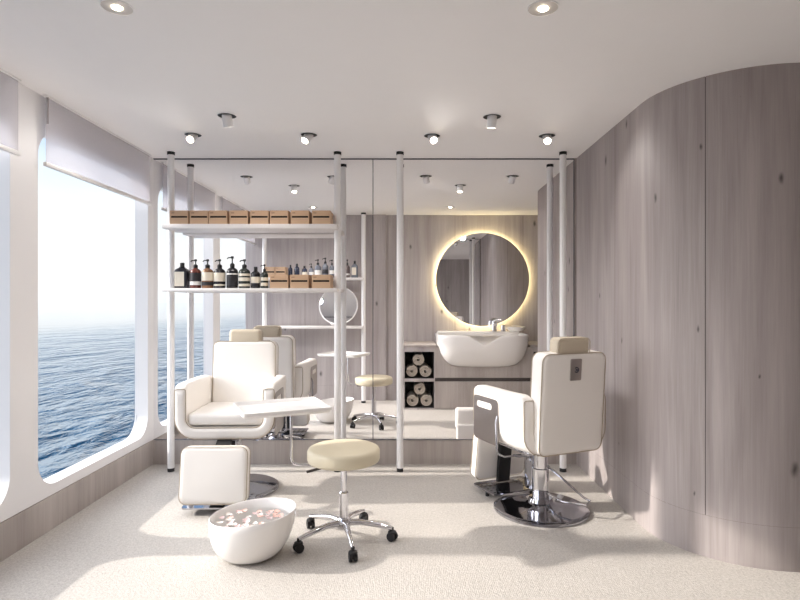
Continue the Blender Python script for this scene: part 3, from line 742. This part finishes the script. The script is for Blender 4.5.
# ------------------------------------------------------------------ rolling stool with tray
SX, SY = -.366, 3.295
st = thing('rolling_stool', 'round cream stool on a chrome five-caster base with a white side tray', 'stool', (SX, SY, 0))
MB().lathe([(0, .464), (.195, .464), (.207, .470), (.2125, .482), (.2125, .527), (.206, .541), (.19, .549), (.10, .555), (0, .557)], n=56, caps=(False, False)).build('seat', M['seatpad'], st, smooth=60)
MB().lathe([(.10, .452), (.10, .464)], n=32).lathe([(.028, .10), (.028, .28), (.024, .285), (.018, .29), (.018, .452)], n=24).build('column', M['chrome'], st, smooth=30)
MB().tube([(-.02,0,.447), (-.10,-.05,.445), (-.20,-.10,.430)], .008, 8).build('height_lever', M['groove'], st)
MB().lathe([(.038, .075), (.042, .085), (.042, .12), (.032, .135)], n=24).build('hub', M['chrome'], st)
ang0 = math.atan2(3.03-SY, -.289-SX)
for k in range(5):
    an = ang0+2*PI*k/5; d = Vector((math.cos(an), math.sin(an), 0)); Rb = .285
    pts = [d*.02+Vector((0,0,.105)), d*.10+Vector((0,0,.108)), d*.2+Vector((0,0,.092)), d*Rb+Vector((0,0,.072))]
    lg = MB().tube(pts, .020, 12, r2=.012).build('leg', M['chrome'], st)
    p = d*Rb; s_ = Vector((-d.y, d.x, 0))
    if k % 2: s_ = (s_+d*.6).normalized()
    c = MB()
    for q in (-1, 1): c.cyl(p+s_*(q*.007)+Vector((0,0,.026)), p+s_*(q*.022)+Vector((0,0,.026)), .026, 20)
    c.cyl(p+s_*-.008+Vector((0,0,.026)), p+s_*.008+Vector((0,0,.026)), .014, 12).cyl(p+Vector((0,0,.03)), p+Vector((0,0,.078)), .009, 12)
    c.lathe([(.026, .045), (.024, .055), (.012, .062)], (p.x, p.y, 0), 16)
    c.build('caster', M['black'], lg)
TR = T(-.715-SX, 3.217-SY, .79, 0, 0, a(24.4))
tr = MB()
tw, td = .49, .39
rr = rrect(tw, td, .02, 5); ri = rrect(tw-.02, td-.02, .015, 5); rb_ = rrect(tw-.05, td-.05, .015, 5); ro_ = rrect(tw-.03, td-.03, .015, 5)
tr.loft([[TR @ Vector((x, y, z)) for x, y in q] for q, z in ((ro_, -.012), (rr, .004), (rr, .020), (ri, .020), (rb_, .002))])
tr.build('tray', M['tray'], st, smooth=40)
hx, hy = (-.666-SX), (3.25-SY)
MB().tube([(hx, hy, .782), (hx, hy, .50), (hx+.006, hy, .475), (hx+.022, hy, .460), (hx+.05, hy+.002, .455), (-.02, 0, .455)], .0085, 12).lathe([(.035, .77), (.035, .782)], (hx, hy, 0), 20).build('tray_arm', M['chrome'], st)

dup(st, (SX, twin(SY), 0), 'cream stool with a white tray beyond the glass, across the dark panel joint', None, (1, -1, 1))
t = thing('leg_rest_reflection', 'white padded block beyond the glass, standing in for the right chair leg-rest reflection', 'padded block', (at(466, 0, 5.3)[0], 5.3, 0))  # added block in place of the right chair's mirrored leg rest
MB().slab(.20, .10, .20, .03, .025, T(0, 0, .30, PI/2, 0, 0)).build('cushion', M['leather'], t)
MB().box((-.085, -.085, .03), (.085, .085, .252), .01).build('body', M['leather'], t)
for sx in (-1, 1):
    for sy in (-1, 1): MB().cyl((sx*.06, sy*.06, 0), (sx*.06, sy*.06, .035), .012, 12).build('foot', M['black'], t)

# ------------------------------------------------------------------ foot bowl, water, petals
BX, BY = -.845, 3.10
bw = thing('foot_bowl', 'white oval foot bath bowl standing on the carpet before the left chair', 'bowl', (BX, BY, 0))
n = 64
def bring(k, z, tilt=0.0, xo=0):
    pts = []
    for i in range(n):
        a_ = 2*PI*i/n; x = .236*k*math.cos(a_); y = .218*k*math.sin(a_); pts.append((x+xo, y, z+tilt*(x/.236)))
    return pts
rg = []
for q in [0, .03, .08, .15, .25, .38, .52, .68, .84, 1.0]:
    rg.append(bring(.50+.50*(1-(1-q)**2.2)**(1/1.7), .238*q, .022*q, -.02*(1-q)))
rg += [bring(.985, .2405, .022), bring(.955, .236, .022), bring(.93, .20, .018), bring(.84, .13, .01), bring(.66, .05, 0, -.01), bring(.4, .022, 0, -.015), bring(.05, .02, 0, -.015)]
MB().loft(rg).build('shell', M['ceramic'], bw, smooth=60)
dup(bw, (BX, twin(BY), 0), 'white oval bowl on the carpet beyond the glass, beside the cream stool', None, (1, -1, 1))
zw = .192
wt_ = MB().loft([bring(.905, zw), bring(.6, zw), bring(.02, zw)], (False, True)).build('water', M['bowlwater'], smooth=60)
wt_.location = (BX, BY, 0); tag(wt_, 'clear water filling the white foot bowl', 'water', kind='stuff')
pm = []
for m_ in ('petal_a', 'petal_b', 'petal_c'):
    q = MB(); rings = []
    for i, (yy, w_) in enumerate(((-.018, .004), (-.010, .012), (0, .016), (.010, .014), (.018, .006))):
        rings.append([(x*w_, yy, .004*(abs(x)**2)+.006*(yy/.018)**2+dz) for x, dz in ((-1, .001), (-.5, .001), (0, .001), (.5, .001), (1, .001), (1, 0), (.5, 0), (0, 0), (-.5, 0), (-1, 0))])
    ob = q.loft(rings).build('flower_petal', M[m_], smooth=60); pm.append(ob)
lbl = {0: 'pink flower petal floating in the white foot bowl', 1: 'white flower petal floating in the white foot bowl', 2: 'dusky pink flower petal floating in the white foot bowl'}
cnt = 0; placed = []
while cnt < 42:
    a_ = random.uniform(0, 2*PI); q = math.sqrt(random.random())*.80
    x, y = BX-.01+.225*q*math.cos(a_), BY+.20*q*math.sin(a_)
    if any((x-u_)**2+(y-v_)**2 < .026**2 for u_, v_ in placed): continue
    placed.append((x, y)); k = cnt % 3
    ob = pm[k] if cnt < 3 else pm[k].copy()
    if cnt >= 3: COL.objects.link(ob)
    ob.location = (x, y, zw+.0008); ob.rotation_euler = (random.uniform(-.12, .12), random.uniform(-.12, .12), random.uniform(0, 6.28))
    s_ = random.uniform(.8, 1.25); ob.scale = (s_, s_, s_)
    tag(ob, lbl[k], 'petal', 'petals floating in the foot bowl'); cnt += 1

# ------------------------------------------------------------------ light
sd_ = bpy.data.lights.new('sun', 'SUN'); sd_.energy = 4.4; sd_.angle = math.radians(1.6); sd_.color = (1, .925, .84)
so = bpy.data.objects.new('sun', sd_); COL.objects.link(so)
SUNDIR = Vector((1, 0.0, -.515)).normalized()
so.rotation_euler = SUNDIR.to_track_quat('-Z', 'Y').to_euler(); so.location = (-8, 3, 6)
w = bpy.data.worlds.new('sky'); S.world = w; w.use_nodes = True; nt = w.node_tree
bg = nt.nodes['Background']
tc = N(nt, 'ShaderNodeTexCoord')
sep = N(nt, 'ShaderNodeSeparateXYZ'); L(nt, tc, 'Generated', sep, 'Vector')
cr = N(nt, 'ShaderNodeValToRGB'); L(nt, sep, 'Z', cr, 'Fac')
el = cr.color_ramp.elements
el[0].position = 0.0; el[0].color = (.90, .96, 1.0, 1)
el[1].position = .75; el[1].color = (.10, .24, .50, 1)
for p_, c_ in ((.05, (1.0, .99, .96, 1)), (.16, (.86, .94, 1.0, 1)), (.36, (.16, .40, .76, 1))):
    e_ = el.new(p_); e_.color = c_
nz = N(nt, 'ShaderNodeTexNoise', Scale=3.0, Detail=5.0)
mp = N(nt, 'ShaderNodeMapping'); mp.inputs['Scale'].default_value = (1, 1, 4); L(nt, tc, 'Generated', mp, 'Vector'); L(nt, mp, 'Vector', nz, 'Vector')
mr = N(nt, 'ShaderNodeMapRange'); mr.inputs['From Min'].default_value = .45; mr.inputs['From Max'].default_value = .75; mr.inputs['To Max'].default_value = .35; L(nt, nz, 'Fac', mr, 'Value')
cm = N(nt, 'ShaderNodeMix', data_type='RGBA'); nt.links.new(mr.outputs[0], cm.inputs[0]); nt.links.new(cr.outputs[0], cm.inputs[6]); cm.inputs[7].default_value = (.98, .97, .95, 1)
# bright haze around the sun
dt = N(nt, 'ShaderNodeVectorMath', operation='DOT_PRODUCT'); L(nt, tc, 'Generated', dt, 0); dt.inputs[1].default_value = -SUNDIR
g1 = N(nt, 'ShaderNodeMapRange', interpolation_type='SMOOTHSTEP'); g1.inputs['From Min'].default_value = .55; g1.inputs['From Max'].default_value = 1.0; g1.inputs['To Max'].default_value = 4.5
L(nt, dt, 'Value', g1, 'Value')
ga = N(nt, 'ShaderNodeMix', data_type='RGBA', blend_type='ADD'); ga.inputs[0].default_value = 1.0
gc = N(nt, 'ShaderNodeMix', data_type='RGBA', blend_type='MULTIPLY'); gc.inputs[0].default_value = 1.0; gc.inputs[6].default_value = (1.0, .975, .96, 1)
nt.links.new(g1.outputs[0], gc.inputs[7])
nt.links.new(cm.outputs[2], ga.inputs[6]); nt.links.new(gc.outputs[2], ga.inputs[7])
nt.links.new(ga.outputs[2], bg.inputs['Color']); bg.inputs['Strength'].default_value = 1.0

# ------------------------------------------------------------------ camera and view
cd = bpy.data.cameras.new('camera'); co = bpy.data.objects.new('camera', cd); COL.objects.link(co)
co.location = (0, 0, EYE); co.rotation_euler = (PI/2, 0, 0)
cd.sensor_width = 36; cd.lens = 36*F/800; cd.shift_x = -6/800; cd.shift_y = 2/800; cd.clip_end = 8000; cd.clip_start = .05
S.camera = co
vs = S.view_settings
vs.view_transform = 'Standard'; vs.look = 'None'; vs.gamma = 1; vs.use_curve_mapping = False; vs.exposure = 0.27
cy = S.cycles
cy.max_bounces = 14; cy.diffuse_bounces = 7; cy.glossy_bounces = 8; cy.transmission_bounces = 8; cy.transparent_max_bounces = 16
cy.caustics_reflective = True; cy.caustics_refractive = False; cy.sample_clamp_indirect = 6; cy.blur_glossy = .5
